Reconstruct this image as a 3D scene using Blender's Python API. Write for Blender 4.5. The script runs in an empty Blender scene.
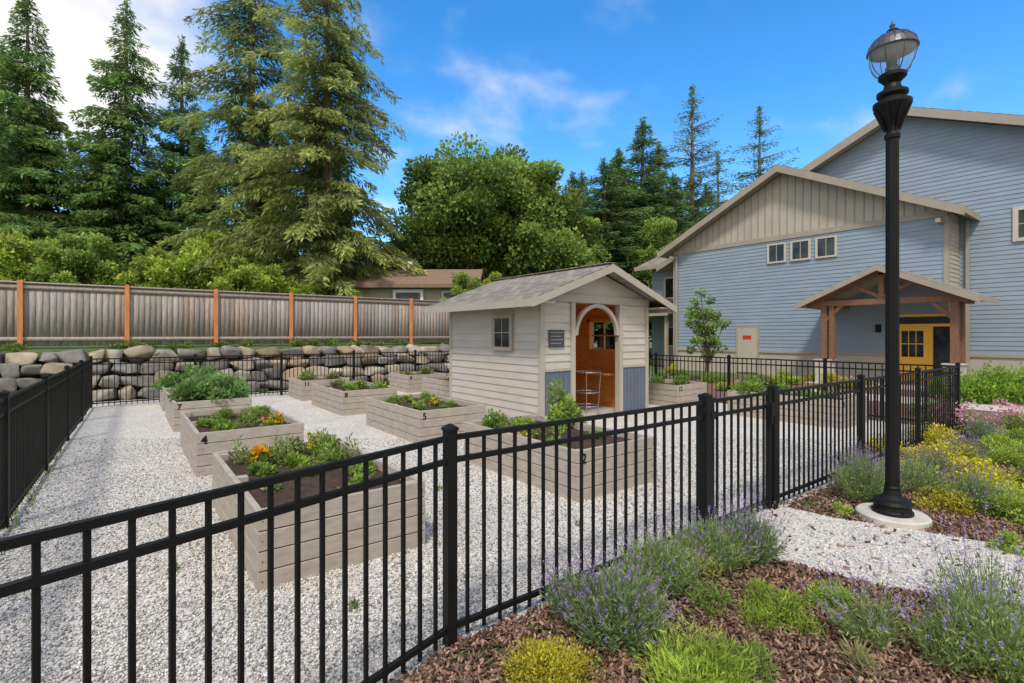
import bpy, bmesh, math, random
import numpy as np
from mathutils import Vector, Matrix
random.seed(7); rng=np.random.default_rng(7)
scene=bpy.context.scene
COL=scene.collection
TH=math.radians(37.25); C,S_=math.cos(TH),math.sin(TH)
def S(X,D): # metres right / ahead of the camera station -> garden axes
    return (C*X+S_*D, -S_*X+C*D)

# ------------------------------------------------------------ materials
def newmat(name):
    m=bpy.data.materials.new(name); m.use_nodes=True
    nt=m.node_tree; nt.nodes.clear()
    out=nt.nodes.new('ShaderNodeOutputMaterial'); b=nt.nodes.new('ShaderNodeBsdfPrincipled')
    nt.links.new(b.outputs[0],out.inputs[0])
    return m,nt,b,out
def node(nt,t,**k):
    n=nt.nodes.new(t)
    for a,v in k.items(): setattr(n,a,v)
    return n
def ramp(nt,fac,stops):
    r=node(nt,'ShaderNodeValToRGB'); e=r.color_ramp.elements
    e[0].position=stops[0][0]; e[0].color=(*stops[0][1],1)
    e[1].position=stops[-1][0]; e[1].color=(*stops[-1][1],1)
    for p,c in stops[1:-1]:
        x=e.new(p); x.color=(*c,1)
    nt.links.new(fac,r.inputs[0]); return r.outputs[0]
def coords(nt,scale=(1,1,1)):
    tc=node(nt,'ShaderNodeTexCoord'); mp=node(nt,'ShaderNodeMapping'); mp.inputs['Scale'].default_value=scale
    nt.links.new(tc.outputs['Object'],mp.inputs[0]); return mp.outputs[0]
def noise(nt,vec,scale,detail=3,rough=.6):
    n=node(nt,'ShaderNodeTexNoise'); n.inputs['Scale'].default_value=scale
    n.inputs['Detail'].default_value=detail; n.inputs['Roughness'].default_value=rough
    nt.links.new(vec,n.inputs['Vector']); return n.outputs['Fac']
def bump(nt,b,h,strength,dist):
    bn=node(nt,'ShaderNodeBump'); bn.inputs['Strength'].default_value=strength; bn.inputs['Distance'].default_value=dist
    nt.links.new(h,bn.inputs['Height']); nt.links.new(bn.outputs[0],b.inputs['Normal'])
def sc(c,k): return tuple(min(1,x*k) for x in c)
def pmat(name,base,rough=.6,var=.12,nscale=3,stretch=(1,1,1),metal=0,bstr=.15,bdist=.003,spec=.4):
    m,nt,b,o=newmat(name); v=coords(nt,stretch)
    f=noise(nt,v,nscale,4,.65)
    c=ramp(nt,f,[(.3,sc(base,1-var)),(.7,sc(base,1+var))])
    nt.links.new(c,b.inputs['Base Color']); b.inputs['Roughness'].default_value=rough
    b.inputs['Metallic'].default_value=metal; b.inputs['Specular IOR Level'].default_value=spec
    if bstr>=.2:
        f2=noise(nt,v,nscale*8,2,.6); bump(nt,b,f2,bstr,bdist)
    return m
def attrmat(name,rough=.7,trans=0,var=.15,nscale=4,bstr=0,bd=.01,stretch=(1,1,1)):
    m,nt,b,o=newmat(name)
    a=node(nt,'ShaderNodeAttribute'); a.attribute_name='Col'; c=a.outputs['Color']
    if var:
        v=coords(nt,stretch); f=noise(nt,v,nscale,4)
        g=ramp(nt,f,[(.3,(1-var,)*3),(.7,(1,)*3)])
        mx=node(nt,'ShaderNodeMix',data_type='RGBA',blend_type='MULTIPLY'); mx.inputs[0].default_value=1
        nt.links.new(a.outputs['Color'],mx.inputs[6]); nt.links.new(g,mx.inputs[7]); c=mx.outputs[2]
    nt.links.new(c,b.inputs['Base Color'])
    b.inputs['Roughness'].default_value=rough; b.inputs['Specular IOR Level'].default_value=.25
    if bstr: bump(nt,b,noise(nt,v,nscale*5,4),bstr,bd)
    if trans:
        t=node(nt,'ShaderNodeBsdfTranslucent'); nt.links.new(c,t.inputs[0])
        ms=node(nt,'ShaderNodeMixShader'); ms.inputs[0].default_value=trans
        nt.links.new(b.outputs[0],ms.inputs[1]); nt.links.new(t.outputs[0],ms.inputs[2]); nt.links.new(ms.outputs[0],o.inputs[0])
    return m
M={}
M['leaf']=attrmat('foliage',.55,.42,0)
M['chip']=attrmat('bark_chip',.9,0,0)
M['stone']=attrmat('gravel_stone',.8,0,0)
M['rock']=attrmat('boulder',.9,0,.5,2.6,.8,.03)
M['board']=attrmat('weathered_board',.85,0,.4,6,.4,.004,(6,6,.6))
M['bark']=pmat('tree_bark',(.18,.13,.09),.9,.35,6,(3,3,.5),bstr=.8,bdist=.03)
M['black']=pmat('black_powdercoat',(.008,.008,.008),.5,.3,4,bstr=.05,spec=.22)
M['bed']=pmat('bed_paint',(.375,.325,.275),.75,.2,5,(1,1,4),bstr=.3)
M['soil']=pmat('soil',(.085,.05,.033),.95,.5,14,bstr=1,bdist=.03)
M['cedar']=pmat('cedar_post',(.58,.22,.08),.7,.25,5,(4,4,.5),bstr=.3)
M['blue']=pmat('blue_siding',(.245,.305,.38),.6,.09,1.2,(1,1,3),bstr=.1)
M['tan']=pmat('tan_siding',(.43,.39,.325),.65,.08,1.5,bstr=.1)
M['trim']=pmat('tan_trim',(.34,.295,.24),.6,.08,2,bstr=.1)
M['cream']=pmat('cream_trim',(.52,.47,.39),.6,.06,2)
M['shedwall']=pmat('shed_siding',(.47,.43,.37),.65,.09,2,(1,1,4),bstr=.1)
M['shedtrim']=pmat('shed_trim',(.39,.35,.29),.6,.07,3)
M['slate']=pmat('slate_blue_panel',(.11,.135,.18),.6,.12,4)
M['orange']=pmat('cedar_lining',(.85,.34,.08),.5,.2,3,(1,1,7),bstr=.1)
M['timber']=pmat('timber',(.21,.10,.055),.6,.25,4,(3,3,3),bstr=.3)
M['nroof']=pmat('brown_roof',(.22,.14,.10),.85,.25,8,bstr=.3)
M['yellow']=pmat('yellow_door',(.85,.45,.04),.4,.06,2)
M['white']=pmat('white_paint',(.78,.77,.74),.5,.04,3)
M['red']=pmat('red_sign',(.55,.03,.02),.5,.05,3)
M['sign']=pmat('dark_plaque',(.05,.05,.055),.4,.2,20)
M['concrete']=pmat('concrete',(.50,.47,.42),.85,.15,9,bstr=.5)
M['metal']=pmat('galvanized',(.45,.45,.45),.35,.1,10,metal=.8)
M['capm']=pmat('aged_metal',(.10,.10,.105),.4,.3,10,metal=.5)
def shingle(name,base,axis):
    m,nt,b,o=newmat(name); tc=node(nt,'ShaderNodeTexCoord'); sp=node(nt,'ShaderNodeSeparateXYZ'); cb=node(nt,'ShaderNodeCombineXYZ')
    nt.links.new(tc.outputs['Object'],sp.inputs[0])
    nt.links.new(sp.outputs[1-axis],cb.inputs[0]); nt.links.new(sp.outputs[axis],cb.inputs[1])
    br=node(nt,'ShaderNodeTexBrick'); br.inputs['Scale'].default_value=1
    br.inputs['Brick Width'].default_value=.24; br.inputs['Row Height'].default_value=.13; br.inputs['Mortar Size'].default_value=.008
    br.inputs['Color1'].default_value=(*sc(base,.75),1); br.inputs['Color2'].default_value=(*sc(base,1.3),1); br.inputs['Mortar'].default_value=(*sc(base,.35),1)
    br.inputs['Bias'].default_value=-.1
    nt.links.new(cb.outputs[0],br.inputs['Vector']); nt.links.new(br.outputs['Color'],b.inputs['Base Color'])
    b.inputs['Roughness'].default_value=.9; bump(nt,b,br.outputs['Fac'],-.4,.01); return m
M['shX']=shingle('shingles_a',(.24,.21,.175),0)
M['shY']=shingle('shingles_b',(.25,.22,.19),1)
def glassmat():
    m,nt,b,o=newmat('window_glass'); v=coords(nt); f=noise(nt,v,1.5)
    nt.links.new(ramp(nt,f,[(.4,(.012,.014,.016)),(.7,(.06,.065,.07))]),b.inputs['Base Color']); b.inputs['Roughness'].default_value=.08; b.inputs['Specular IOR Level'].default_value=.4; return m
M['glass']=glassmat()
m,nt,b,o=newmat('lamp_glass'); b.inputs['Base Color'].default_value=(.95,.97,.97,1); b.inputs['Roughness'].default_value=.06; b.inputs['Transmission Weight'].default_value=.92; b.inputs['IOR'].default_value=1.12; M['lglass']=m

# gravel
m,nt,b,o=newmat('gravel'); v=coords(nt)
vo=node(nt,'ShaderNodeTexVoronoi'); vo.inputs['Scale'].default_value=62; nt.links.new(v,vo.inputs['Vector'])
bw=node(nt,'ShaderNodeRGBToBW'); nt.links.new(vo.outputs['Color'],bw.inputs[0])
c1=ramp(nt,bw.outputs[0],[(.1,(.25,.235,.21)),(.32,(.47,.445,.41)),(.6,(.60,.57,.525)),(.9,(.73,.70,.65))])
c2=ramp(nt,noise(nt,v,.9,5,.7),[(.3,(.80,.79,.77)),(.65,(1,1,1))])
mx=node(nt,'ShaderNodeMix',data_type='RGBA',blend_type='MULTIPLY'); mx.inputs[0].default_value=1
nt.links.new(c1,mx.inputs[6]); nt.links.new(c2,mx.inputs[7]); nt.links.new(mx.outputs[2],b.inputs['Base Color'])
b.inputs['Roughness'].default_value=.9; bump(nt,b,vo.outputs['Distance'],-.9,.011); M['gravel']=m
# mulch
m,nt,b,o=newmat('bark_mulch'); v=coords(nt,(1,1.7,1))
vo=node(nt,'ShaderNodeTexVoronoi'); vo.inputs['Scale'].default_value=38; nt.links.new(v,vo.inputs['Vector'])
bw=node(nt,'ShaderNodeRGBToBW'); nt.links.new(vo.outputs['Color'],bw.inputs[0])
c1=ramp(nt,bw.outputs[0],[(.1,(.05,.025,.017)),(.5,(.15,.078,.052)),(.9,(.31,.18,.125))])
nt.links.new(c1,b.inputs['Base Color']); b.inputs['Roughness'].default_value=.95; bump(nt,b,vo.outputs['Distance'],-1,.03); M['mulch']=m
# grass ground
m,nt,b,o=newmat('grass_ground'); v=coords(nt)
c1=ramp(nt,noise(nt,v,2.5,7,.75),[(.3,(.05,.085,.022)),(.55,(.10,.15,.04)),(.75,(.18,.19,.08))])
nt.links.new(c1,b.inputs['Base Color']); b.inputs['Roughness'].default_value=.95; bump(nt,b,noise(nt,v,30,3),.8,.04); M['grass']=m

# ------------------------------------------------------------ mesh helpers
def addobj(name,me,parent=None,loc=None):
    o=bpy.data.objects.new(name,me); COL.objects.link(o)
    if parent: o.parent=parent
    if loc is not None: o.location=loc
    return o
def root(name,loc=(0,0,0)):
    o=bpy.data.objects.new(name,None); COL.objects.link(o); o.location=loc; o.empty_display_size=.3; return o
class MB:
    def __init__(s): s.v=[];s.f=[];s.m=[];s.mi=0
    def add(s,vs,fs):
        k=len(s.v); s.v+= [tuple(p) for p in vs]; s.f+=[tuple(i+k for i in f) for f in fs]; s.m+=[s.mi]*len(fs)
    def hexa(s,b,t):
        n=len(b); s.add(list(b)+list(t),[tuple(range(n))[::-1],tuple(range(n,2*n))]+[(i,(i+1)%n,n+(i+1)%n,n+i) for i in range(n)])
    def box(s,x0,x1,y0,y1,z0,z1):
        s.hexa([(x0,y0,z0),(x1,y0,z0),(x1,y1,z0),(x0,y1,z0)],[(x0,y0,z1),(x1,y0,z1),(x1,y1,z1),(x0,y1,z1)])
    def bar(s,p,q,w,z0,z1):
        dx,dy=q[0]-p[0],q[1]-p[1]; l=math.hypot(dx,dy); nx,ny=-dy/l*w/2,dx/l*w/2
        a=[(p[0]-nx,p[1]-ny),(q[0]-nx,q[1]-ny),(q[0]+nx,q[1]+ny),(p[0]+nx,p[1]+ny)]
        s.hexa([(x,y,z0) for x,y in a],[(x,y,z1) for x,y in a])
    def beam(s,p,q,w,h,side=(1,0,0)):
        p,q=Vector(p),Vector(q); d=(q-p).normalized(); a=Vector(side); a=(a-d*a.dot(d)).normalized()*w/2; b=d.cross(a).normalized()*h/2
        s.hexa([p-a-b,p+a-b,p+a+b,p-a+b],[q-a-b,q+a-b,q+a+b,q-a+b])
    def tube(s,p,q,r0,r1,n=8):
        p,q=Vector(p),Vector(q); d=(q-p).normalized(); a=d.orthogonal().normalized(); b=d.cross(a)
        s.hexa([p+(a*math.cos(t)+b*math.sin(t))*r0 for t in [2*math.pi*i/n for i in range(n)]],[q+(a*math.cos(t)+b*math.sin(t))*r1 for t in [2*math.pi*i/n for i in range(n)]])
    def lathe(s,prof,n=24,c=(0,0)):
        vs=[];fs=[]
        for r,z in prof:
            for i in range(n):
                t=2*math.pi*i/n; vs.append((c[0]+r*math.cos(t),c[1]+r*math.sin(t),z))
        for j in range(len(prof)-1):
            for i in range(n):
                k=(i+1)%n; fs.append((j*n+i,j*n+k,(j+1)*n+k,(j+1)*n+i))
        s.add(vs,fs)
    def build(s,name,mats,parent=None,bevel=0,smooth=False,loc=None):
        me=bpy.data.meshes.new(name); me.from_pydata(s.v,[],s.f)
        for x in (mats if isinstance(mats,list) else [mats]): me.materials.append(M[x])
        me.polygons.foreach_set('material_index',s.m)
        if smooth: me.polygons.foreach_set('use_smooth',[True]*len(me.polygons))
        me.update(); o=addobj(name,me,parent,loc)
        if bevel:
            md=o.modifiers.new('bevel','BEVEL'); md.width=bevel; md.segments=2; md.limit_method='ANGLE'
        return o
def npmesh(name,v,f,col,mat):
    n=f.shape[1]; me=bpy.data.meshes.new(name)
    me.vertices.add(len(v)); me.vertices.foreach_set('co',np.ascontiguousarray(v,dtype=np.float32).ravel())
    me.loops.add(f.size); me.loops.foreach_set('vertex_index',f.ravel().astype(np.int32))
    me.polygons.add(len(f)); me.polygons.foreach_set('loop_start',np.arange(0,f.size,n,dtype=np.int32))
    me.update(calc_edges=True)
    a=me.attributes.new('Col','FLOAT_COLOR','POINT'); cc=np.ones((len(v),4),dtype=np.float32); cc[:,:3]=np.clip(col,0,1); a.data.foreach_set('color',cc.ravel())
    me.materials.append(M[mat]); return me
def nrm(a): return a/np.maximum(np.linalg.norm(a,axis=1,keepdims=True),1e-6)
def leafmesh(name,sets,mat='leaf'):
    V=[];K=[]
    for pos,d,L,W,col in sets:
        d=nrm(d); side=nrm(np.cross(d,rng.normal(size=d.shape)))
        L=np.asarray(L).reshape(-1,1)*np.ones((len(pos),1)); W=np.asarray(W).reshape(-1,1)*np.ones((len(pos),1))
        v=np.stack([pos,pos+d*L*.5+side*W/2,pos+d*L,pos+d*L*.5-side*W/2],1).reshape(-1,3)
        V.append(v); K.append(np.repeat(col,4,axis=0))
    V=np.concatenate(V); K=np.concatenate(K)
    return npmesh(name,V,np.arange(len(V)).reshape(-1,4),K,mat)
def mixc(a,b,t): return np.array(a)*(1-t[:,None])+np.array(b)*t[:,None]
def randrot(n):
    q=nrm(rng.normal(size=(n,4))); w,x,y,z=q.T
    return np.stack([1-2*(y*y+z*z),2*(x*y-z*w),2*(x*z+y*w),2*(x*y+z*w),1-2*(x*x+z*z),2*(y*z-x*w),2*(x*z-y*w),2*(y*z+x*w),1-2*(x*x+y*y)],1).reshape(n,3,3)
def scatter(name,bv,bf,pos,rot,scl,col,mat):
    n=len(pos); v=np.einsum('nij,nkj->nki',rot,bv[None]*scl[:,None,:])+pos[:,None,:]
    f=(bf[None]+(np.arange(n)*len(bv))[:,None,None]).reshape(-1,bf.shape[1])
    return npmesh(name,v.reshape(-1,3),f,np.repeat(col,len(bv),axis=0),mat)
def inpoly(px,py,poly):
    r=np.zeros(len(px),bool); j=len(poly)-1
    for i in range(len(poly)):
        xi,yi=poly[i]; xj,yj=poly[j]
        c=((yi>py)!=(yj>py))&(px<(xj-xi)*(py-yi)/((yj-yi)+1e-12)+xi); r^=c; j=i
    return r

# ------------------------------------------------------------ ground
def sheet(name,poly,z,mat):
    me=bpy.data.meshes.new(name); me.from_pydata([(x,y,z) for x,y in poly],[],[tuple(range(len(poly)))]); me.materials.append(M[mat]); return addobj(name,me)
def wavy(poly,step=.25,amp=.04):
    out=[]
    for i in range(len(poly)):
        a,b_=poly[i],poly[(i+1)%len(poly)]; l=math.dist(a,b_); n=max(1,int(l/step))
        for k in range(n):
            t=k/n; out.append((a[0]+(b_[0]-a[0])*t+random.uniform(-amp,amp),a[1]+(b_[1]-a[1])*t+random.uniform(-amp,amp)))
    return out
sheet('ground',[(-400,-400),(400,-400),(400,400),(-400,400)],0,'grass')
sheet('mulch_bed',[(-6,-8),(22.9,-8),(22.9,10.5),(16,14),(14,17),(12.6,17.4),(12.5,2.3),(-.9,1.6),(-6,1)],.006,'mulch')
A0=(-1.0,1.8);A=(1.495,2.556);B=(4.09,2.556);Cg=(5.32,2.556);E=(12.45,2.556);F=(12.45,16.2);Lc=(-.65,16.2)
garden=[A0,A,E,(12.45,17.5),(-.65,17.5)]
gpoly=wavy([(-1.02,1.75),(1.5,2.5),(4.1,2.5),(5.4,2.5),(12.5,2.5),(12.5,17.5),(-.62,17.5)],.2,.03)
sheet('gravel_yard',gpoly,.012,'gravel')
path=[(4.12,2.6),(5.45,2.6),(5.5,2.1),(5.72,1.6),(5.95,.95),(6.4,.2),(7.2,-1),(8.6,-3),(7.0,-3),(5.8,-1),(4.95,.3),(4.3,1.2),(4.12,2.0)]
sheet('gravel_path',wavy(path,.12,.03),.018,'gravel')
sheet('concrete_walk',[(16.2,-8),(18,-8),(18,8),(16.2,8)],.012,'concrete')
tb=MB(); 
tb.hexa([(-40,18.3,0),(17,18.3,0),(26,60,0),(-40,60,0)],[(-40,18.7,1.38),(16,18.7,1.38),(24,60,2.2),(-40,60,2.2)])
tb.build('terrace_terrain','grass')

beds=[(.74,3.9,1.3,2.3,'1'),(.72,7.5,1.3,2.3,'4'),(.72,11.2,1.3,2.3,'7'),(.72,14.4,1.3,1.4,'10'),
      (3.85,3.9,1.3,2.3,'2'),(3.82,7.5,1.3,2.3,'5'),(3.82,11.2,1.3,2.3,'8'),(3.82,14.4,1.3,1.4,'11'),
      (6.95,11.4,1.3,2.1,'6'),(6.95,14.4,1.3,1.4,'9'),(10.8,7.5,1.3,2.3,'12'),(10.8,3.9,1.3,2.3,'3')]
octv=np.array([(1,0,0),(-1,0,0),(0,1,0),(0,-1,0),(0,0,1),(0,0,-1)],float)
octf=np.array([(0,2,4),(2,1,4),(1,3,4),(3,0,4),(2,0,5),(1,2,5),(3,1,5),(0,3,5)])
N=150000
D=1.3+7.5*rng.random(N)**1.5; X=(rng.random(N)*2.3-1.15)*D
gx=C*X+S_*D; gy=-S_*X+C*D
ok=(inpoly(gx,gy,garden)|inpoly(gx,gy,path))
for x0,y0,w,l,_ in beds: ok&=~((gx>x0)&(gx<x0+w)&(gy>y0)&(gy<y0+l))
ok|=(rng.random(N)<.012)&(gy>1.8)
gx,gy=gx[ok],gy[ok]; n=len(gx)
s=rng.uniform(.005,.0125,(n,1))*rng.uniform(.55,1.2,(n,3)); g=rng.choice([.22,.38,.52,.62,.74],n)*rng.uniform(.85,1.1,n)
addobj('gravel_stones',scatter('gravel_stones',octv,octf,np.stack([gx,gy,np.full(n,.018)],1),randrot(n),s,np.stack([g,g*.955,g*.885],1),'stone'))
cub=np.array([(x,y,z) for x in(-1,1) for y in(-1,1) for z in(-1,1)],float)
cuf=np.array([(0,1,3,2),(4,6,7,5),(0,4,5,1),(2,3,7,6),(0,2,6,4),(1,5,7,3)])
N=70000
D=2.0+8*rng.random(N)**1.3; X=(rng.random(N)*1.6-.35)*D
gx=C*X+S_*D; gy=-S_*X+C*D
ok=~inpoly(gx,gy,garden)&~inpoly(gx,gy,path)&(gy<3)
spill=(rng.random(N)<.03)&inpoly(gx,gy,path); ok|=spill
gx,gy=gx[ok],gy[ok]; n=len(gx)
s=np.stack([rng.uniform(.008,.03,n),rng.uniform(.004,.010,n),rng.uniform(.002,.005,n)],1)
t=rng.random(n)**1.5; cc=mixc((.065,.033,.022),(.40,.25,.18),t)
zz=.012+rng.random(n)*.022
addobj('bark_chips',scatter('bark_chips',cub,cuf,np.stack([gx,gy,zz],1),randrot(n),s,cc,'chip'))

# ------------------------------------------------------------ metal fence
def panel(mb,p,q,top=1.22):
    l=math.dist(p,q); ux,uy=(q[0]-p[0])/l,(q[1]-p[1])/l
    for z in (top-.028,top-.158,.10): mb.bar(p,q,.03,z,z+.03)
    n=round(l/.117)
    for i in range(1,n):
        t=l*i/n; c=(p[0]+ux*t,p[1]+uy*t)
        mb.bar((c[0]-ux*.009,c[1]-uy*.009),(c[0]+ux*.009,c[1]+uy*.009),.018,.045,top-.01)
def post(mb,p,w=.062,h=1.25,ang=0):
    x,y=p; hw=w/2
    mb.box(x-hw,x+hw,y-hw,y+hw,0,h)
    e=hw+.006; mb.box(x-e,x+e,y-e,y+e,h,h+.018)
    mb.hexa([(x-e,y-e,h+.018),(x+e,y-e,h+.018),(x+e,y+e,h+.018),(x-e,y+e,h+.018)],[(x-.005,y-.005,h+.04),(x+.005,y-.005,h+.04),(x+.005,y+.005,h+.04),(x-.005,y+.005,h+.04)])
def run(pts,posts,big=()):
    mb=MB()
    for a,b_ in zip(pts[:-1],pts[1:]): panel(mb,a,b_)
    for i,p in enumerate(posts): post(mb,p,.08 if i in big else .062)
    mb.build('metal_fence','black')
run([A0,A],[A0]); run([A,B],[A,B],(1,))
run([Cg,(7.7,2.556),(10.08,2.556),E],[Cg,(7.7,2.556),(10.08,2.556),E],(0,))
ys=[2.556+13.644*i/6 for i in range(7)]
run([(12.45,y) for y in ys],[(12.45,y) for y in ys[1:]])
xs=[-.65+13.1*i/6 for i in range(7)]
run([(x,16.2) for x in xs],[(x,16.2) for x in xs[:-1]])
lp=[(A0[0]+(Lc[0]-A0[0])*i/6,A0[1]+(Lc[1]-A0[1])*i/6) for i in range(7)]
run(lp,lp[1:-1])
g=MB(); p,q=(B[0]+.07,B[1]),(Cg[0]-.07,Cg[1]); panel(g,p,q)
for x in (p[0]+.02,q[0]-.02): g.box(x-.022,x+.022,p[1]-.022,p[1]+.022,.04,1.235)
g.box(q[0]-.12,q[0]+.03,p[1]-.045,p[1]-.02,.98,1.10); g.box(q[0]-.09,q[0]-.06,p[1]-.07,p[1]-.045,.9,1.13)
for z in (.2,1.05): g.box(B[0]+.03,B[0]+.1,p[1]-.04,p[1]-.025,z,z+.07)
g.build('metal_gate','black')

# ------------------------------------------------------------ foliage generators
def shrub_sets(r,h,n,ls,ca,cb,clumps=10,z0=0,wf=.45,up=.5):
    cp=rng.normal(size=(clumps,3)); cp=nrm(cp); cp[:,2]=np.abs(cp[:,2])
    rad=rng.uniform(.35,.8,(clumps,1)); cp=cp*rad*np.array([r,r,h*.8])
    cr=rng.uniform(.28,.5,clumps); tone=rng.uniform(.65,1.25,clumps)
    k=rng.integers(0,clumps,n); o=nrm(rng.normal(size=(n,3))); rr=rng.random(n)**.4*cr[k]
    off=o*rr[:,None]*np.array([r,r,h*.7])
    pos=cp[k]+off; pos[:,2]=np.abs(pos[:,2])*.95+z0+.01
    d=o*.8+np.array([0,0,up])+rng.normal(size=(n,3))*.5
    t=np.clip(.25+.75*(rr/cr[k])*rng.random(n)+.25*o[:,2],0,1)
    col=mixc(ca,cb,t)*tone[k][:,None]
    L=ls*rng.uniform(.6,1.3,n)
    return pos,d,L,L*wf,col
def place(name,me,x,y,z=0,s=1,rz=None,sz=None):
    o=addobj(name,me,None,(x,y,z)); o.scale=(s,s,sz or s); o.rotation_euler[2]=random.uniform(0,6.28) if rz is None else rz; return o
def shrub(name,x,y,r,h,n=2500,ls=.03,ca=(.05,.09,.02),cb=(.2,.3,.06),z=0,flower=None,nf=200,fs=.02,clumps=10,wf=.45):
    sets=[shrub_sets(r,h,n,ls,ca,cb,clumps,wf=wf)]
    if flower:
        f=shrub_sets(r*1.03,h*1.08,nf,fs,flower,sc(flower,1.2),clumps,wf=1.0); f[0][:,2]+=h*.12; sets.append(f)
    return place(name,leafmesh(name,sets),x,y,z)
def lavender(x,y,r,h,n=260,z=0,purple=(.34,.22,.46),lean=(0,0),green=(.15,.20,.085),fl=.6,up=.0):
    az=rng.random(n)*6.283; sp=rng.random(n)**.6
    tip=np.stack([np.cos(az)*sp*r,np.sin(az)*sp*r,h*(1.05-.45*sp**2)*rng.uniform(.65,1.15,n)],1); tip[:,:2]+=np.array(lean)*h
    base=tip*np.array([.35,.35,0])+np.array([0,0,.01]); d=tip-base; l=np.linalg.norm(d,axis=1)
    m=18; bp=np.repeat(base,m,0); bd=np.repeat(d,m,0); t=rng.random(n*m)*.78
    sets=[(bp+bd*t[:,None]+rng.normal(size=bp.shape)*.012,bd*.8+rng.normal(size=bp.shape)*.16,.045,.008,mixc(sc(green,.6),sc(green,2.4),rng.random(n*m)))]
    k=rng.random(n)<fl*.8; ext=1+rng.uniform(.0,.28,n); tp=base+d*ext[:,None]
    sets.append((base,d,l*ext,.0045,mixc(sc(green,.9),sc(green,1.9),rng.random(n))))
    m2=12; bp=np.repeat(tp[k],m2,0); bd=np.repeat(nrm(d[k]),m2,0); t=-rng.random(len(bp))*.07
    sets.append((bp+bd*t[:,None],bd*.5+rng.normal(size=bp.shape)*.45,.013,.007,mixc(sc(purple,.75),sc(purple,1.6),rng.random(len(bp)))))
    return place('lavender_plant',leafmesh('lavender_plant',sets),x,y,z,rz=0)
def conifer(H,R,n,ca,cb,seed,droop=.25,base=.08,ll=.42,lw=.11,tier=.55,latk=.35,pw=.8):
    global rng; keep=rng; rng=np.random.default_rng(seed)
    nb=int(H*14); u=rng.random(nb); zb=H*(base+(1-base)*u**.95); zb=np.round(zb/tier)*tier+rng.normal(size=nb)*.14; zb=np.clip(zb,H*base,H*.99)
    zf=zb/H; az=rng.random(nb)*6.283; asym=1+.25*np.sin(az*2+seed)
    Lb=R*(1-zf)**pw*rng.uniform(.5,1.15,nb)*asym+.18
    Lb*=np.where(zf<.25,.75+zf,1)
    tone=rng.uniform(.6,1.3,nb)
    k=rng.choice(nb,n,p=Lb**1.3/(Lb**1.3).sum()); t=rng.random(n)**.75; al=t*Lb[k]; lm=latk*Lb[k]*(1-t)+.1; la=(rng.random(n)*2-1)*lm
    z=zb[k]+.12*al-droop*al*t-np.abs(la)*.25-rng.random(n)**2*.4
    ca_,sa=np.cos(az[k]),np.sin(az[k])
    pos=np.stack([ca_*al-sa*la,sa*al+ca_*la,z],1)
    sg=np.sign(la); d=np.stack([ca_*.7-sa*sg*.6,sa*.7+ca_*sg*.6,np.full(n,-.25-droop)],1)+rng.normal(size=(n,3))*.3
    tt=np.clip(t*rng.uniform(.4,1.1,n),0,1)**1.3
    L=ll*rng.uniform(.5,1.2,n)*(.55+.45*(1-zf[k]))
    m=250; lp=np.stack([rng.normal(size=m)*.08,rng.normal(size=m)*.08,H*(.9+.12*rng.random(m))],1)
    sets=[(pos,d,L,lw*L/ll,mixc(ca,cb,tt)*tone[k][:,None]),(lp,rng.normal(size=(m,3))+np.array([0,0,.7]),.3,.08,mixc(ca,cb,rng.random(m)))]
    fm=leafmesh('conifer_foliage',sets); rng=keep
    tb=MB(); 
    for i in range(8):
        a,b_=i/8,(i+1)/8; tb.tube((0,0,H*a),(0,0,H*b_),.018*H*(1-a)+.03,.018*H*(1-b_)+.03,8)
    for i in range(0,nb,2):
        e=(math.cos(az[i])*Lb[i]*.8,math.sin(az[i])*Lb[i]*.8,zb[i]+.1*Lb[i]-droop*Lb[i]*.6); tb.tube((0,0,zb[i]),e,.05,.012,4)
    me=bpy.data.meshes.new('trunk'); me.from_pydata(tb.v,[],tb.f); me.materials.append(M['bark'])
    return fm,me
def deciduous(H,R,n,ca,cb,seed,z0=.2,clumps=70,ls=.24,ck=1.0):
    global rng; keep=rng; rng=np.random.default_rng(seed)
    c=nrm(rng.normal(size=(clumps,3))); c*=rng.uniform(.3,.92,(clumps,1)); hh=H*(1-z0)/2; cz=H*z0+hh
    cp=c*np.array([R,R,hh])*.85+np.array([0,0,cz])
    cr=rng.uniform(.14,.28,clumps)*R*1.1*ck; tone=rng.uniform(.6,1.3,clumps)
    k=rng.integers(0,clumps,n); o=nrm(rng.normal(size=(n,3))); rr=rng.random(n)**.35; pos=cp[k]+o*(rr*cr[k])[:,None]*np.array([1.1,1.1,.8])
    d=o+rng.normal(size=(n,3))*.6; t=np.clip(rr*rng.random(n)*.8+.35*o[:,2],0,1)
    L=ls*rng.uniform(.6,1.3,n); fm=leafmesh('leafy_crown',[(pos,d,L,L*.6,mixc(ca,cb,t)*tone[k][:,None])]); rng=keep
    tb=MB(); tb.tube((0,0,0),(0,0,H*z0+.3),.025*H,.018*H,8); tb.tube((0,0,H*z0+.2),(0,0,H*.75),.018*H,.005*H,8)
    for i in range(0,clumps,2): tb.tube((0,0,H*(z0+.3*random.random())),tuple(cp[i]),.009*H,.003*H,5)
    me=bpy.data.meshes.new('trunk'); me.from_pydata(tb.v,[],tb.f); me.materials.append(M['bark'])
    return fm,me
def tree(name,ms,X,D,z=1.2,s=1,sz=None,rz=None):
    x,y=S(X,D); r=root(name,(x,y,z)); r.scale=(s,s,sz or s); r.rotation_euler[2]=random.uniform(0,6.28) if rz is None else rz
    addobj('foliage',ms[0],r); addobj('trunk',ms[1],r); return r

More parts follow.
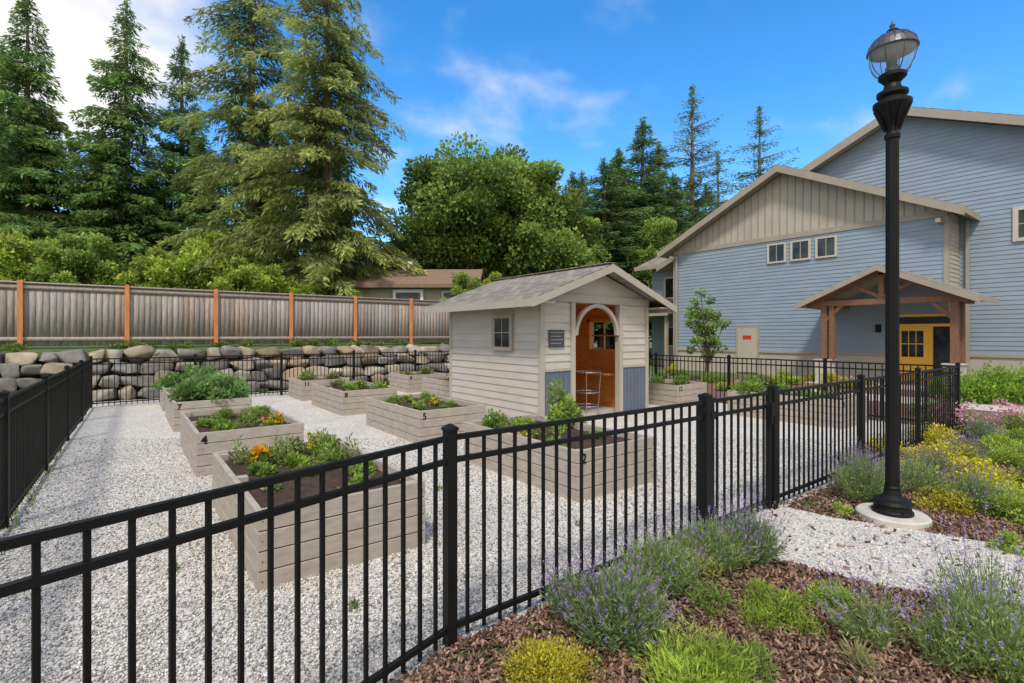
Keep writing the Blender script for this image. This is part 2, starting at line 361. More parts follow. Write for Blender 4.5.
cA=conifer(21,4.3,52000,(.07,.14,.04),(.28,.43,.11),1,pw=.68,ll=.48,lw=.12)
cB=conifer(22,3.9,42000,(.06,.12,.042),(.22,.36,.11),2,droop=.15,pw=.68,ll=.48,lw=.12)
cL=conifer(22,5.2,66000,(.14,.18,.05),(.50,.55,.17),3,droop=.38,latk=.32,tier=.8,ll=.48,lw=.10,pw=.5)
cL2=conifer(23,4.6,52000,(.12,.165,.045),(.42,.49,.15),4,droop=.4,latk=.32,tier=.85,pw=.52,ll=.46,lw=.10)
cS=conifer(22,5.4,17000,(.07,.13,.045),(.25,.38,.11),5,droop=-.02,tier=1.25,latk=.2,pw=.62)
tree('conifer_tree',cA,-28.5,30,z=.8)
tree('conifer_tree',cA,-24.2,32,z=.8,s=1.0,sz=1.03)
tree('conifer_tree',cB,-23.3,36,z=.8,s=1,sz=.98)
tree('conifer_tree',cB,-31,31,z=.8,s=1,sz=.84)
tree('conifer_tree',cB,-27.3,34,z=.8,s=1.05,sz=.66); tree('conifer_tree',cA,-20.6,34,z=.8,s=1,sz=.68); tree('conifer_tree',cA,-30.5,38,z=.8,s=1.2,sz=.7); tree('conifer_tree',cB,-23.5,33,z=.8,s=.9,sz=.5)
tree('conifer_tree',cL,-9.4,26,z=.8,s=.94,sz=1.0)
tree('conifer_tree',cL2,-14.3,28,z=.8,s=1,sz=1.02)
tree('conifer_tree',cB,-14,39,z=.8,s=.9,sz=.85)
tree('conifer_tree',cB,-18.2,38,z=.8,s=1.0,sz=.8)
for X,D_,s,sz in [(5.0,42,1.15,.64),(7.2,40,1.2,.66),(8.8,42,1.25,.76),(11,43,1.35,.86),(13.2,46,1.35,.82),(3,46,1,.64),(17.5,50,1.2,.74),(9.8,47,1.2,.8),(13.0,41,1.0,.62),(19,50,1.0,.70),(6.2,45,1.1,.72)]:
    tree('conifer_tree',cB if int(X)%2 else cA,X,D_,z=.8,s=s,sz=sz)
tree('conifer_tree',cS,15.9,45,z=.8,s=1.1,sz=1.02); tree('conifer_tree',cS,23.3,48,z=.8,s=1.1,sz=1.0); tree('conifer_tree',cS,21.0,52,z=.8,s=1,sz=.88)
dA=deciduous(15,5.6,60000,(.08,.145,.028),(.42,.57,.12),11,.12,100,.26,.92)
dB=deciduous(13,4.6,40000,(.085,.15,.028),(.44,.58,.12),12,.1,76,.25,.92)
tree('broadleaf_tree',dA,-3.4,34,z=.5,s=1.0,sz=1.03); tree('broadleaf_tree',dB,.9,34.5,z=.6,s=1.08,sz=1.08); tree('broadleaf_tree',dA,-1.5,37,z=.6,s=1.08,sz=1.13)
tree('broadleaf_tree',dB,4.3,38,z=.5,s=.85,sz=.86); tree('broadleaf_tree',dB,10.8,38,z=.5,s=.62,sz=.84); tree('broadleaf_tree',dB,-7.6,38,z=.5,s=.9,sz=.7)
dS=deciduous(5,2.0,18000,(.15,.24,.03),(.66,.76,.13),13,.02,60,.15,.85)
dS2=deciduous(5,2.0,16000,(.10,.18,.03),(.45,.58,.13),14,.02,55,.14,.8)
for i,(X,D_,s,sz) in enumerate([(-11.2,21.8,.85,.9),(-13.2,23,1.05,1.2),(-15.5,23,1,1.05),(-19,22.5,1,1.15),(-21.7,22.5,1.0,1.2),(-9.6,23,.65,.7),(-2.2,24.5,.75,.8),(-.6,27,.8,.9),(-24,25,1,1),(-17.3,24.5,.95,1.0),(-7.6,23.5,.55,.6),(-5.6,23,.4,.5),(-3.9,23,.4,.45)]):
    tree('leafy_shrub',dS2 if i in (3,8,9,6,10) else dS,X,D_,z=1.3,s=s,sz=sz)
dm=deciduous(11,6,14000,(.07,.12,.035),(.25,.37,.10),21,.0,60,.5)
r=root('distant_trees')
for i in range(44):
    a=-50+i*3.1; x,y=S(a*1.3,58+random.uniform(-6,10)); o=addobj('tree_mass',dm[0],r,(x,y,0)); o.scale=(1,1,random.uniform(.85,1.2)); o.rotation_euler[2]=random.random()*6
    if abs(a)<40 and i%2:
        x,y=S(a,44+random.uniform(-2,2)); o=addobj('tree_mass',dm[0],r,(x,y,0)); o.scale=(.7,.7,random.uniform(.6,.8))

# ------------------------------------------------------------ wood fence + rock wall
V=[];K=[];
def bx(x0,x1,y0,y1,z0,z1,col):
    V.append(np.array([(x,y,z) for x in(x0,x1) for y in(y0,y1) for z in(z0,z1)])); K.append(np.tile(np.array(col),(8,1)))
x=-18.
while x<17:
    w=.138; g_=random.uniform(.78,1.2); c=(.38*g_,.34*g_,.31*g_)
    if random.random()<.2: c=(.40*g_,.32*g_,.26*g_)
    bx(x,x+w,19.6,19.625,1.48,3.26+random.uniform(-.006,.006),c); x+=.147
for z0,z1,yy in [(3.24,3.29,(19.54,19.68)),(3.08,3.2,(19.572,19.598)),(1.62,1.74,(19.572,19.598))]:
    bx(-18,17,yy[0],yy[1],z0,z1,(.44,.37,.31))
V=np.concatenate(V);K=np.concatenate(K); fr=root('wooden_fence')
addobj('boards',npmesh('boards',V,(cuf[None]+(np.arange(len(V)//8)*8)[:,None,None]).reshape(-1,4),K,'board'),fr)
pb=MB()
for i in range(-6,9):
    x=-2.3+2.37*i; pb.box(x-.06,x+.06,19.5,19.565,1.2,3.33)
pb.build('posts','cedar',fr,.006)
bm=bmesh.new(); bmesh.ops.create_icosphere(bm,subdivisions=3,radius=1); bm.verts.ensure_lookup_table()
iv=np.array([v.co[:] for v in bm.verts]); iff=np.array([[v.index for v in f.verts] for f in bm.faces]); bm.free()
def boulder():
    v=iv.copy()
    ax=[(0,-1,0),(0,0,1),(0,0,-1),(1,0,0),(-1,0,0)]
    for i in range(13):
        n_=nrm(rng.normal(size=(1,3)))[0] if i>4 else nrm(np.array([ax[i]])+rng.normal(size=(1,3))*.22)[0]
        d_=rng.uniform(.55,.78) if i>4 else rng.uniform(.5,.66); e=v@n_-d_; v-=np.clip(e,0,None)[:,None]*n_
    return v*1.35
V=[];K=[];F_=[];k=0
def tilt():
    a,b_=random.uniform(-.14,.14),random.uniform(-.16,.16)
    return np.array(Matrix.Rotation(a,3,'X')@Matrix.Rotation(b_,3,'Y'))
def addrock(cx,cy,cz,s,col):
    global k
    v=(boulder()*np.array(s))@tilt().T+np.array([cx,cy,cz]); V.append(v); K.append(np.tile(np.array(col),(len(v),1))*1.0); F_.append(iff+k); k+=len(v)
pal=[(.34,.29,.22),(.33,.30,.26),(.24,.22,.20),(.42,.36,.27),(.21,.20,.19),(.46,.42,.36),(.36,.28,.19)]
for row in range(4):
    x=-13+row*.23
    while x<16.5:
        s_=random.choice([.20,.26,.33,.40])*(1.06-.04*row); x+=s_*1.02
        addrock(x,17.75+row*.19+random.uniform(-.06,.06),.17+row*.345+random.uniform(-.03,.03),(s_*1.2,.34,.205*random.uniform(.9,1.12)),sc(random.choice(pal),random.uniform(.8,1.25)))
        x+=s_*1.02
addobj('rock_retaining_wall',npmesh('rock_retaining_wall',np.concatenate(V),np.concatenate(F_),np.concatenate(K),'rock'))
V=[];K=[];F_=[];k=0
X_,Y_=S(8.4,8.9); addrock(X_,Y_,.06,(.5,.3,.12),(.34,.36,.38))
addobj('flat_rock',npmesh('flat_rock',V[0],F_[0],K[0],'rock'))
for i in range(26):
    x=random.uniform(-8,11); shrub('weed_plant',x,18.9+random.random()*.4,.35,random.uniform(.2,.45),500,.08,(.05,.09,.02),(.26,.36,.09),z=1.35,clumps=5)
for i in range(12):
    x=random.uniform(-.5,10); shrub('weed_plant',x,17.3,.25,.2,350,.05,(.05,.09,.02),(.2,.3,.07),clumps=4)

# ------------------------------------------------------------ raised beds
def text(s,x,y,z,size,parent,rot,mat='black'):
    cu=bpy.data.curves.new('number','FONT'); cu.body=s; cu.size=size; cu.extrude=.001; cu.offset=.003; cu.materials.append(M[mat])
    o=addobj('number',cu,parent,(x,y,z)); o.rotation_euler=rot; return o
def raised_bed(x0,y0,w,l,num):
    r=root('raised_garden_bed',(x0,y0,0)); b=MB(); h=.565; n=4; bh=h/n; t=.045
    for i in range(n):
        z0=i*bh+.003; z1=(i+1)*bh-.006; j=[random.uniform(-.003,.003) for _ in range(8)]
        b.box(0,w,0+j[0],t,z0,z1); b.box(0,w,l-t,l+j[1],z0,z1)
        b.box(0+j[2],t,t+.002,l/2-.002,z0,z1); b.box(0+j[3],t,l/2+.002,l-t-.002,z0,z1)
        b.box(w-t,w+j[4],t+.002,l/2-.002,z0,z1); b.box(w-t,w+j[5],l/2+.002,l-t-.002,z0,z1)
    b.build('boards','bed',r,.004)
    p=MB()
    for cx in (t,w-t-.09):
        for cy in (t,l/2-.045,l-t-.09): p.box(cx,cx+.09,cy,cy+.09,0,h-.02)
    p.box(t,w-t,t,l-t,.02,.3)
    p.build('inner_posts','bed',r)
    nx,ny=14,24; vs=[];fs=[]
    for j in range(ny+1):
        for i in range(nx+1): vs.append((t+(w-2*t)*i/nx,t+(l-2*t)*j/ny,h-.09+random.uniform(-.014,.014)))
    for j in range(ny):
        for i in range(nx): a=j*(nx+1)+i; fs.append((a,a+1,a+nx+2,a+nx+1))
    s=MB(); s.add(vs,fs); s.build('soil','soil',r,smooth=True)
    text(num,.05,-.0055,h-.145,.15,r,(math.pi/2,0,0))
    sc_=MB()
    for i in range(n):
        for cx in (.03,.07,w-.03):
            sc_.tube((cx,-.005,bh*(i+.5)),(cx,.0,bh*(i+.5)),.004,.004,6)
    sc_.build('screws','black',r)
for bd in beds: raised_bed(*bd)
G1=(.08,.14,.025);G2=(.30,.44,.085);GB=(.38,.54,.08);GO=(.34,.37,.13)
def inbed(i,fx,fy,r,h,n=700,ls=.05,ca=G1,cb=G2,name='vegetable_plant',**kw):
    x0,y0,w,l,_=beds[i]; return shrub(name,x0+fx*w,y0+fy*l,r,h,n,ls,ca,cb,z=.47,**kw)
def stalky(i,fx,fy,r,h,col=(.38,.48,.14)): inbed(i,fx,fy,r,h,150,.055,(.13,.19,.05),col,clumps=6,wf=.3)
YF=(.85,.65,.05)
for fx,fy,r_,h_,c_ in [(.35,.8,.16,.2,G2),(.75,.72,.24,.24,GB),(.22,.6,.12,.12,G2),(.82,.38,.17,.13,GB),(.5,.5,.10,.09,GO),(.85,.92,.18,.24,G2),(.6,.9,.14,.2,GO),(.5,.68,.12,.14,GB)]: inbed(0,fx,fy,r_,h_,450,.05,cb=c_)
inbed(0,.3,.78,.16,.25,400,.045,name='marigold_plant',flower=(.85,.42,.02),nf=120,fs=.045)
inbed(0,.75,.88,.14,.3,260,.045,name='yellow_flowering_plant',flower=YF,nf=60,fs=.035)
inbed(0,.62,.15,.12,.06,150,.04); inbed(0,.2,.35,.07,.07,80); inbed(0,.7,.22,.1,.08,90)
for i,j in ((.15,.85),(.8,.8),(.5,.85),(.68,.6),(.4,.7),(.9,.6)): stalky(0,i,j,.13,.42)
inbed(1,.8,.25,.16,.2,400,.045,name='marigold_plant',flower=(.85,.5,.02),nf=110,fs=.05)
for fx,fy,c_ in [(.2,.45,G2),(.42,.75,GB),(.7,.72,GO),(.3,.22,GB),(.6,.45,G2),(.85,.85,GB)]: inbed(1,fx,fy,.19,.17,420,.055,cb=c_)
stalky(1,.55,.3,.15,.35)
for fx,fy in [(.3,.2),(.6,.4),(.4,.7),(.7,.8),(.7,.15)]: inbed(2,fx,fy,.42,random.uniform(.45,.72),1500,.10,(.07,.15,.045),(.30,.48,.15))
for fx,fy in [(.3,.3),(.7,.6)]: inbed(3,fx,fy,.45,.8,1500,.10,(.05,.12,.03),(.25,.42,.11))
for fx,fy,r_,h_,c_ in [(.15,.8,.2,.35,G2),(.5,.78,.22,.22,GB),(.3,.55,.16,.18,GO),(.8,.6,.2,.18,GB),(.75,.3,.13,.1,G2),(.2,.28,.1,.1,GB),(.35,.92,.18,.26,G2)]: inbed(4,fx,fy,r_,h_,500,.05,cb=c_)
inbed(4,.93,.66,.27,.8,2200,.08,(.10,.17,.035),(.42,.56,.13),name='tomato_plant')
stalky(4,.55,.5,.15,.35); stalky(4,.3,.75,.15,.4)
inbed(4,.1,.5,.13,.12,160,.04,name='marigold_plant',flower=(.7,.4,.02),nf=30,fs=.04)
for fx,fy,c_ in [(.2,.7,G2),(.5,.8,GB),(.75,.6,GO),(.3,.35,GB),(.7,.28,G2),(.85,.85,G2)]: inbed(5,fx,fy,.17,.16,350,.055,cb=c_)
inbed(5,.6,.4,.12,.2,220,.045,name='yellow_flowering_plant',flower=YF,nf=50,fs=.04)
for fx,fy,c_ in [(.3,.3,G2),(.6,.5,GB),(.4,.8,GO),(.8,.2,GB)]: inbed(6,fx,fy,.24,.24,500,.06,cb=c_)
stalky(6,.5,.6,.2,.5); stalky(5,.3,.85,.15,.35)
for i in (7,8,9,10,11):
    for q_ in range(5): inbed(i,random.uniform(.2,.8),random.uniform(.2,.8),.23,random.uniform(.12,.42),400,.07,cb=random.choice([G2,GB,GO]))
inbed(11,.2,.85,.38,.5,1200,.08)
for fx,fy in [(2.35,7.4),(2.5,7.0),(2.9,5.2),(.3,4.6),(1.2,3.3),(2.6,6.2),(3.4,3.4)]: shrub('weed_plant',fx,fy,.07,.07,60,.03,clumps=3)

# ------------------------------------------------------------ lap siding helper
def lap(mb,org,dirv,nv,z0,z1,ext,e=.15,out=.022):
    z=z0
    while z<z1-.01:
        zt=min(z+e,z1); a0,a1=ext(z); b0,b1=ext(zt)
        P=lambda s_,zz,o_:(org[0]+dirv[0]*s_+nv[0]*o_,org[1]+dirv[1]*s_+nv[1]*o_,zz)
        if a1>a0:
            if b1<=b0: b0=b1=(b0+b1)/2
            mb.add([P(a0,z,out),P(a1,z,out),P(b1,zt,.004),P(b0,zt,.004),P(a0,z,0),P(a1,z,0)],[(0,1,2,3),(4,5,1,0)])
        z=zt
def slab(mb,a,b_,c,d,t):
    up=Vector((0,0,t)); mb.hexa([Vector(p)-up for p in (a,b_,c,d)],[Vector(p) for p in (a,b_,c,d)])

# ------------------------------------------------------------ shed
sh=root('garden_shed')
X0,X1,Y0,Y1=6.4,9.6,7.5,10.9; XM=8.0; SL=.375; ZR=3.27; ox0,ox1=7.22,8.68
zr=lambda x: ZR-SL*abs(x-XM)-.13
w=MB()
w.box(X0,X0+.05,Y0,Y1,.0,zr(X0)); w.box(X0+.05,X1-.05,Y1-.05,Y1,0,zr(X0))
for a,b_,c,d in [(Y0,8.3,0,zr(X0)),(9.15,Y1-.05,0,zr(X0)),(8.3,9.15,0,1.45),(8.3,9.15,2.12,zr(X0))]: w.box(X1-.05,X1,a,b_,c,d)
w.box(X0+.05,ox0,Y0,Y0+.05,0,2.45); w.box(ox1,X1-.05,Y0,Y0+.05,0,2.45)
for yy in (Y0,Y1-.05):
    w.hexa([(X0+.05,yy,2.45),(X0+.05,yy+.05,2.45),(X1-.05,yy+.05,2.45),(X1-.05,yy,2.45)][:4],[(XM-1.54,yy,2.53),(XM-1.54,yy+.05,2.53),(XM+1.54,yy+.05,2.53),(XM+1.54,yy,2.53)])
    w.hexa([(XM-1.54,yy,2.53),(XM-1.54,yy+.05,2.53),(XM+1.54,yy+.05,2.53),(XM+1.54,yy,2.53)],[(XM-.01,yy,ZR-.13),(XM-.01,yy+.05,ZR-.13),(XM+.01,yy+.05,ZR-.13),(XM+.01,yy,ZR-.13)])
w.build('wall_frame','shedtrim',sh)
l=MB()
lap(l,(X0,0),(0,1),(-1,0),.12,zr(X0),lambda z:(Y0,Y1),.155)
lap(l,(0,Y0),(1,0),(0,-1),1.12,2.45,lambda z:(X0,ox0-.02),.155)
lap(l,(0,Y0),(1,0),(0,-1),1.12,2.45,lambda z:(ox1+.02,X1),.155)
lap(l,(X1,0),(0,1),(1,0),.12,1.4,lambda z:(Y0,Y1),.155)
l.build('lap_siding','shedwall',sh)
gp=MB()
gp.add([(X0,Y0-.012,2.62),(X1,Y0-.012,2.62),(XM,Y0-.012,ZR-.13)],[(0,1,2)])
gp.build('gable_panel','shedwall',sh)
bp=MB(); bp.box(X0-.0,ox0,Y0-.02,Y0-.002,.1,1.08); bp.box(ox1,X1,Y0-.02,Y0-.002,.1,1.08)
for x in np.arange(X0+.1,ox0,.12): bp.box(x,x+.015,Y0-.032,Y0-.02,.1,1.08)
for x in np.arange(ox1+.1,X1,.12): bp.box(x,x+.015,Y0-.032,Y0-.02,.1,1.08)
bp.build('blue_panels','slate',sh)
t=MB()
for x in (X0-.03,X1-.07): t.box(x,x+.1,Y0-.045,Y0+.06,.03,2.46)
t.box(X0-.03,X0+.02,Y1-.08,Y1+.03,.03,2.46)
t.box(X0-.028,X0+.0,Y0+.06,Y1-.08,.0,.13)
t.box(X0+.07,ox0-.05,Y0-.04,Y0,1.08,1.14); t.box(ox1+.05,X1-.07,Y0-.04,Y0,1.08,1.14)
t.box(ox0-.05,ox0+.06,Y0-.06,Y0+.08,.0,2.46); t.box(ox1-.06,ox1+.05,Y0-.06,Y0+.08,.0,2.46)
t.box(X0-.04,X1+.04,Y0-.055,Y0+.0,2.461,2.62)
cx=(ox0+ox1)/2; ro=.665; ri=.585; cz=1.79; n=20
for i in range(n):
    a0,a1=math.pi*i/n,math.pi*(i+1)/n
    q=[(cx+ri*math.cos(a0),cz+ri*math.sin(a0)),(cx+ro*math.cos(a0),cz+ro*math.sin(a0)),(cx+ro*math.cos(a1),cz+ro*math.sin(a1)),(cx+ri*math.cos(a1),cz+ri*math.sin(a1))]
    t.hexa([(x,Y0-.05,z) for x,z in q],[(x,Y0+.03,z) for x,z in q])
t.build('trim','shedtrim',sh,.004)
rf=MB(); ya,yb=Y0-.42,Y1+.32; XE=2.13; ze=ZR-SL*XE
slab(rf,(XM-XE,ya,ze),(XM,ya,ZR),(XM,yb,ZR),(XM-XE,yb,ze),.05); slab(rf,(XM,ya,ZR),(XM+XE,ya,ze),(XM+XE,yb,ze),(XM,yb,ZR),.05)
for i in range(24):
    y=ya+(yb-ya)*i/24; rf.beam((XM-.0,y,ZR+.012),(XM,y+.16,ZR+.02),.2,.015)
rf.build('roof_shingles','shX',sh)
fs=MB()
for sgn in (-1,1):
    for y0,y1 in ((ya-.02,ya+.015),(yb-.02,yb+.02)):
        q=[(XM,ZR-.0),(XM+sgn*(XE+.02),ze-.0),(XM+sgn*(XE+.02),ze-.14),(XM,ZR-.15)]
        fs.hexa([(x,y0,z-.02) for x,z in q],[(x,y1,z-.02) for x,z in q])
    x=XM+sgn*XE; fs.box(min(x,x+sgn*.025),max(x,x+sgn*.025),ya+.015,yb-.02,ze-.15,ze-.01)
    sx=XM+sgn*1.85; slab(fs,(sx-.26,ya+.016,ze-.05+ (0)),(sx+.26,ya+.016,ze-.05),(sx+.26,yb-.021,ze-.05),(sx-.26,yb-.021,ze-.05),.02)
fs.build('fascia','shedtrim',sh)
inn=MB()
for a,b_,c,d in [(Y0+.08,8.3,0,2.45),(9.15,Y1-.1,0,2.45),(8.3,9.15,0,1.45),(8.3,9.15,2.12,2.45)]:
    z=c
    while z<d-.01: inn.box(X1-.075,X1-.052,a,b_,z,min(z+.135,d)); z+=.14
z=0
while z<2.6:
    inn.box(X0+.08,X1-.08,Y1-.08,Y1-.055,z,z+.135); inn.box(X0+.055,X0+.075,Y0+.08,Y1-.09,z,z+.135); z+=.14
inn.box(X1-.6,X1-.08,Y0+.6,Y1-.1,.85,.9); inn.box(X1-.16,X1-.08,8.22,8.3,1.4,2.2); inn.box(X1-.16,X1-.08,9.15,9.23,1.4,2.2); inn.box(X1-.16,X1-.08,8.22,9.23,1.36,1.44); inn.box(X1-.16,X1-.08,8.22,9.23,2.13,2.2)
inn.box(X1-.09,X1-.05,8.71,8.74,1.45,2.12); inn.box(X1-.09,X1-.05,8.3,9.15,1.77,1.80)
slab(inn,(X0+.05,Y0+.06,2.5),(XM,Y0+.06,3.08),(XM,Y1-.06,3.08),(X0+.05,Y1-.06,2.5),.02); slab(inn,(XM,Y0+.06,3.08),(X1-.05,Y0+.06,2.5),(X1-.05,Y1-.06,2.5),(XM,Y1-.06,3.08),.02)
inn.build('cedar_interior','orange',sh)
fl=MB(); fl.box(X0-.03,X1+.03,Y0-.05,Y1+.03,0,.035); fl.build('floor_slab','concrete',sh)
def window(parent,x,y0,y1,z0,z1,trim='trim',tw=.09,mull=(1,1)):
    a=MB(); a.box(x-.05,x-.001,y0-tw,y0,z0-tw,z1+tw); a.box(x-.05,x-.001,y1,y1+tw,z0-tw,z1+tw); a.box(x-.049,x-.001,y0,y1,z1,z1+tw); a.box(x-.065,x-.001,y0-.001,y1+.001,z0-tw,z0)
    a.build('window_frame',trim,parent)
    g=MB(); g.box(x-.028,x-.001,y0,y1,z0,z1); g.build('window_pane','glass',parent)
    k=MB()
    for i in range(1,mull[0]+1): yy=y0+(y1-y0)*i/(mull[0]+1); k.box(x-.038,x-.03,yy-.01,yy+.01,z0,z1)
    for i in range(1,mull[1]+1): zz=z0+(z1-z0)*i/(mull[1]+1); k.box(x-.0395,x-.029,y0,y1,zz-.01,zz+.01)
    for q in ((y0,y0+.02,z0,z1),(y1-.02,y1,z0,z1)): k.box(x-.042,x-.0295,*q)
    k.build('muntins',trim,parent)
window(sh,X0-.02,8.42,8.98,1.55,2.15,'trim',.08)
sg=MB(); sg.box(6.58,6.98,Y0-.045,Y0-.025,1.56,1.9); sg.build('plaque','sign',sh)
sg=MB()
for i in range(4): sg.box(6.62,6.94-.05*(i%2),Y0-.048,Y0-.046,1.84-.07*i,1.85-.07*i)
sg.build('plaque_text','tan',sh)
ws=MB(); px_,py_=8.1,7.95
for dx in(-.22,.22):
    for dy in(-.22,.22): ws.tube((px_+dx*.8,py_+dy*.8,.035),(px_+dx,py_+dy,1.0),.008,.008,6)
for z_,k_ in((.25,.85),(.55,.92),(.99,1)):
    for i in range(16):
        a0,a1=6.2832*i/16,6.2832*(i+1)/16; r_=.31*k_; ws.tube((px_+r_*math.cos(a0),py_+r_*math.sin(a0),z_),(px_+r_*math.cos(a1),py_+r_*math.sin(a1),z_),.008,.008,5)
ws.build('wire_plant_stand','metal')

# ------------------------------------------------------------ house
H=root('blue_house')
core=MB()
def gable_core(xa,xb,ya,ym,yb,ze,zm):
    q=[(ya,0),(yb,0),(yb,ze),(ym,zm),(ya,ze)]
    core.hexa([(xa,y,z) for y,z in q],[(xb,y,z) for y,z in q])
WY0,WYM,WY1=5.0,10.6,16.2; wx=23.0
gable_core(wx,32,WY0,WYM,WY1,6.15,8.9)
mx_=24.6; MYM=6.8; gable_core(mx_,40,-4,MYM,17.0,5.65,10.5)
core.box(25.5,36,16.21,19.5,0,5.8)
core.build('walls','tan',H)
s=MB()
lap(s,(wx,0),(0,1),(-1,0),1.1,5.98,lambda z:(WY0+.1,WY1-.1),.16)
lap(s,(mx_,0),(0,1),(-1,0),1.1,10.45,lambda z:(-4 if z<5.65 else MYM-(10.5-z)/.449, 4.99 if z<6.2 else (MYM+(10.5-z)/.449)),.16)
lap(s,(25.5,0),(0,1),(-1,0),.6,5.8,lambda z:(16.3,19.5),.16)
s.build('blue_lap_siding','blue',H)
s=MB(); lap(s,(0,WY0),(1,0),(0,-1),.2,6.15,lambda z:(wx+.05,mx_),.16); s.build('tan_lap_siding','tan',H)
s=MB(); y=WY0+.3
while y<WY1-.2:
    zt=8.9-.491*abs(y-WYM)-.02; s.box(wx-.03,wx-.0,y-.02,y+.02,6.2,zt); y+=.32
s.build('battens','trim',H)
t=MB(); t.box(wx-.05,wx-.001,WY0,WY1,5.98,6.2); t.box(wx-.045,wx+.1,WY0-.045,WY0+.1,0,5.979); t.box(wx-.045,wx-.001,WY1-.1,WY1,0,5.979)
t.box(wx-.055,wx-.001,WY0+.101,WY1-.101,1.0,1.1); t.box(mx_-.05,mx_-.001,-4,4.99,1.0,1.1)
t.build('trim_bands','trim',H)
def gable_roof(xa,xb,ym,zm,hw,sl,th,mat='shY',par=H):
    a=MB(); ze_=zm-sl*hw
    slab(a,(xa,ym-hw,ze_),(xb,ym-hw,ze_),(xb,ym,zm),(xa,ym,zm),th); slab(a,(xa,ym,zm),(xb,ym,zm),(xb,ym+hw,ze_),(xa,ym+hw,ze_),th)
    a.build('roof',mat,par)
    f=MB()
    for sg_ in(-1,1):
        q=[(ym,zm-.03),(ym+sg_*(hw+.03),ze_-.03),(ym+sg_*(hw+.03),ze_-.03-th*1.5),(ym,zm-.03-th*1.5)]
        f.hexa([(xa-.035,y,z) for y,z in q],[(xa+.02,y,z) for y,z in q])
        yy=ym+sg_*hw; f.box(xa+.02,xb,min(yy,yy+sg_*.03),max(yy,yy+sg_*.03),ze_-.03-th,ze_-.02)
        y1_=ym+sg_*(hw-.02)
        zt0,zt1=zm-th-.006,zm-sl*(hw-.02)-th-.006
        f.hexa([(xa+.021,ym,zt0-.02),(xb,ym,zt0-.02),(xb,y1_,zt1-.02),(xa+.021,y1_,zt1-.02)],[(xa+.021,ym,zt0),(xb,ym,zt0),(xb,y1_,zt1),(xa+.021,y1_,zt1)])
    f.build('fascia','trim',par)
gable_roof(22.4,32,WYM,9.17,6.15,.492,.2)
gable_roof(24.0,40,MYM,10.78,11.2,.45,.22)
a=MB(); slab(a,(24.8,16.9,5.9),(30,16.9,8),(30,20.2,8),(24.8,20.2,5.9),.2); slab(a,(22.9,16.5,3.0),(25.5,16.5,3.8),(25.5,19.8,3.8),(22.9,19.8,3.0),.15); a.build('lower_roofs','shY',H)
a=MB(); a.box(24.76,24.8,16.9,20.25,5.68,5.92); a.box(22.86,22.9,16.5,19.85,2.83,3.02); a.box(23.1,23.25,16.7,16.85,0,2.85); a.box(23.1,23.25,19.4,19.55,0,2.85); a.build('lower_fascia','trim',H)
for c_ in (10.87,9.87,8.87): window(H,wx-.02,c_-.34,c_+.34,5.05,5.78,'cream',.07,(1,0))
window(H,mx_-.02,2.4,3.45,5.15,6.1,'cream',.12,(0,1)); window(H,25.48,17.4,18.5,4.0,5.1,'cream',.1,(1,0)); window(H,mx_-.02,-1,1,2,3.6,'cream',.12,(1,1)); window(H,25.48,17.4,18.5,1.2,2.2,'cream',.1,(1,0))
d=MB(); d.box(wx-.05,wx,11.65,12.75,.05,2.2); d.build('utility_door_frame','trim',H); d=MB(); d.box(wx-.065,wx-.051,11.75,12.65,.08,2.1); d.build('utility_door','tan',H)
d=MB(); d.box(wx-.075,wx-.066,12.0,12.4,1.6,1.78); d.build('door_sign','red',H)
d=MB(); d.box(wx-.16,wx-.06,15.9,16.0,0,5.9); d.box(mx_-.14,mx_-.05,4.7,4.8,0,6.0); d.build('downpipes','trim',H)
d=MB()
for y in (WY0+.15,WY1-.15): d.box(22.5,wx-.05,y-.07,y+.07,5.72,5.87)
d.build('gable_brackets','trim',H)
P_=root('porch'); P_.parent=H
gable_roof(20.35,22.98,6.3,4.22,2.6,.47,.13,'shY',par=P_)
t=MB(); xf=20.85
for y in (4.35,8.1):
    t.box(xf-.1,xf+.1,y-.1,y+.1,.9,2.85); t.box(xf-.08,wx-.06,y-.09,y+.09,2.85,3.05)
    t.box(xf-.1,xf+.1,y-.34,y-.18,.9,2.85) if y>6 else t.box(xf+.6,xf+.76,y-.1,y+.1,.9,2.85)
t.box(xf-.09,xf+.09,3.95,8.65,2.86,3.06)
for sg_ in(-1,1):
    t.beam((xf,6.3,3.98),(xf,6.3+sg_*2.4,2.88),.16,.16); t.beam((xf,6.3,3.1),(xf,6.3+sg_*.85,3.55),.12,.12); t.beam((xf,4.35 if sg_<0 else 8.1,2.3),(xf,(4.35 if sg_<0 else 8.1)-sg_*.6,2.9),.12,.13)
t.box(xf-.08,xf+.08,6.22,6.38,3.06,3.95)
t.build('timber_truss','timber',P_,.008)
t=MB()
for y in (4.35,8.1): t.box(xf-.24,xf+.24,y-.24,y+.24,0,.86); t.box(xf-.28,xf+.28,y-.28,y+.28,.86,.899)
t.box(20.4,wx-.06,3.9,8.6,0,.03)
t.build('pier_bases','concrete',P_)
d=MB(); d.box(wx-.06,wx-.002,4.75,6.6,.03,2.55); d.build('door_frame','yellow',P_)
d=MB(); d.box(wx-.085,wx-.061,5.5,6.45,.05,2.1); d.build('entry_door','yellow',P_)
d=MB(); d.box(wx-.095,wx-.086,5.65,6.3,1.0,1.95); d.box(wx-.07,wx-.061,4.87,5.38,.3,2.1); d.box(wx-.07,wx-.061,4.87,6.45,2.2,2.46); d.build('door_glass','glass',P_)
d=MB()
for i in range(1,3): d.box(wx-.1,wx-.096,5.65+.217*i-.012,5.65+.217*i+.012,1.0,1.95)
d.box(wx-.1,wx-.0962,5.65,6.3,1.46,1.49); d.build('door_muntins','yellow',P_)
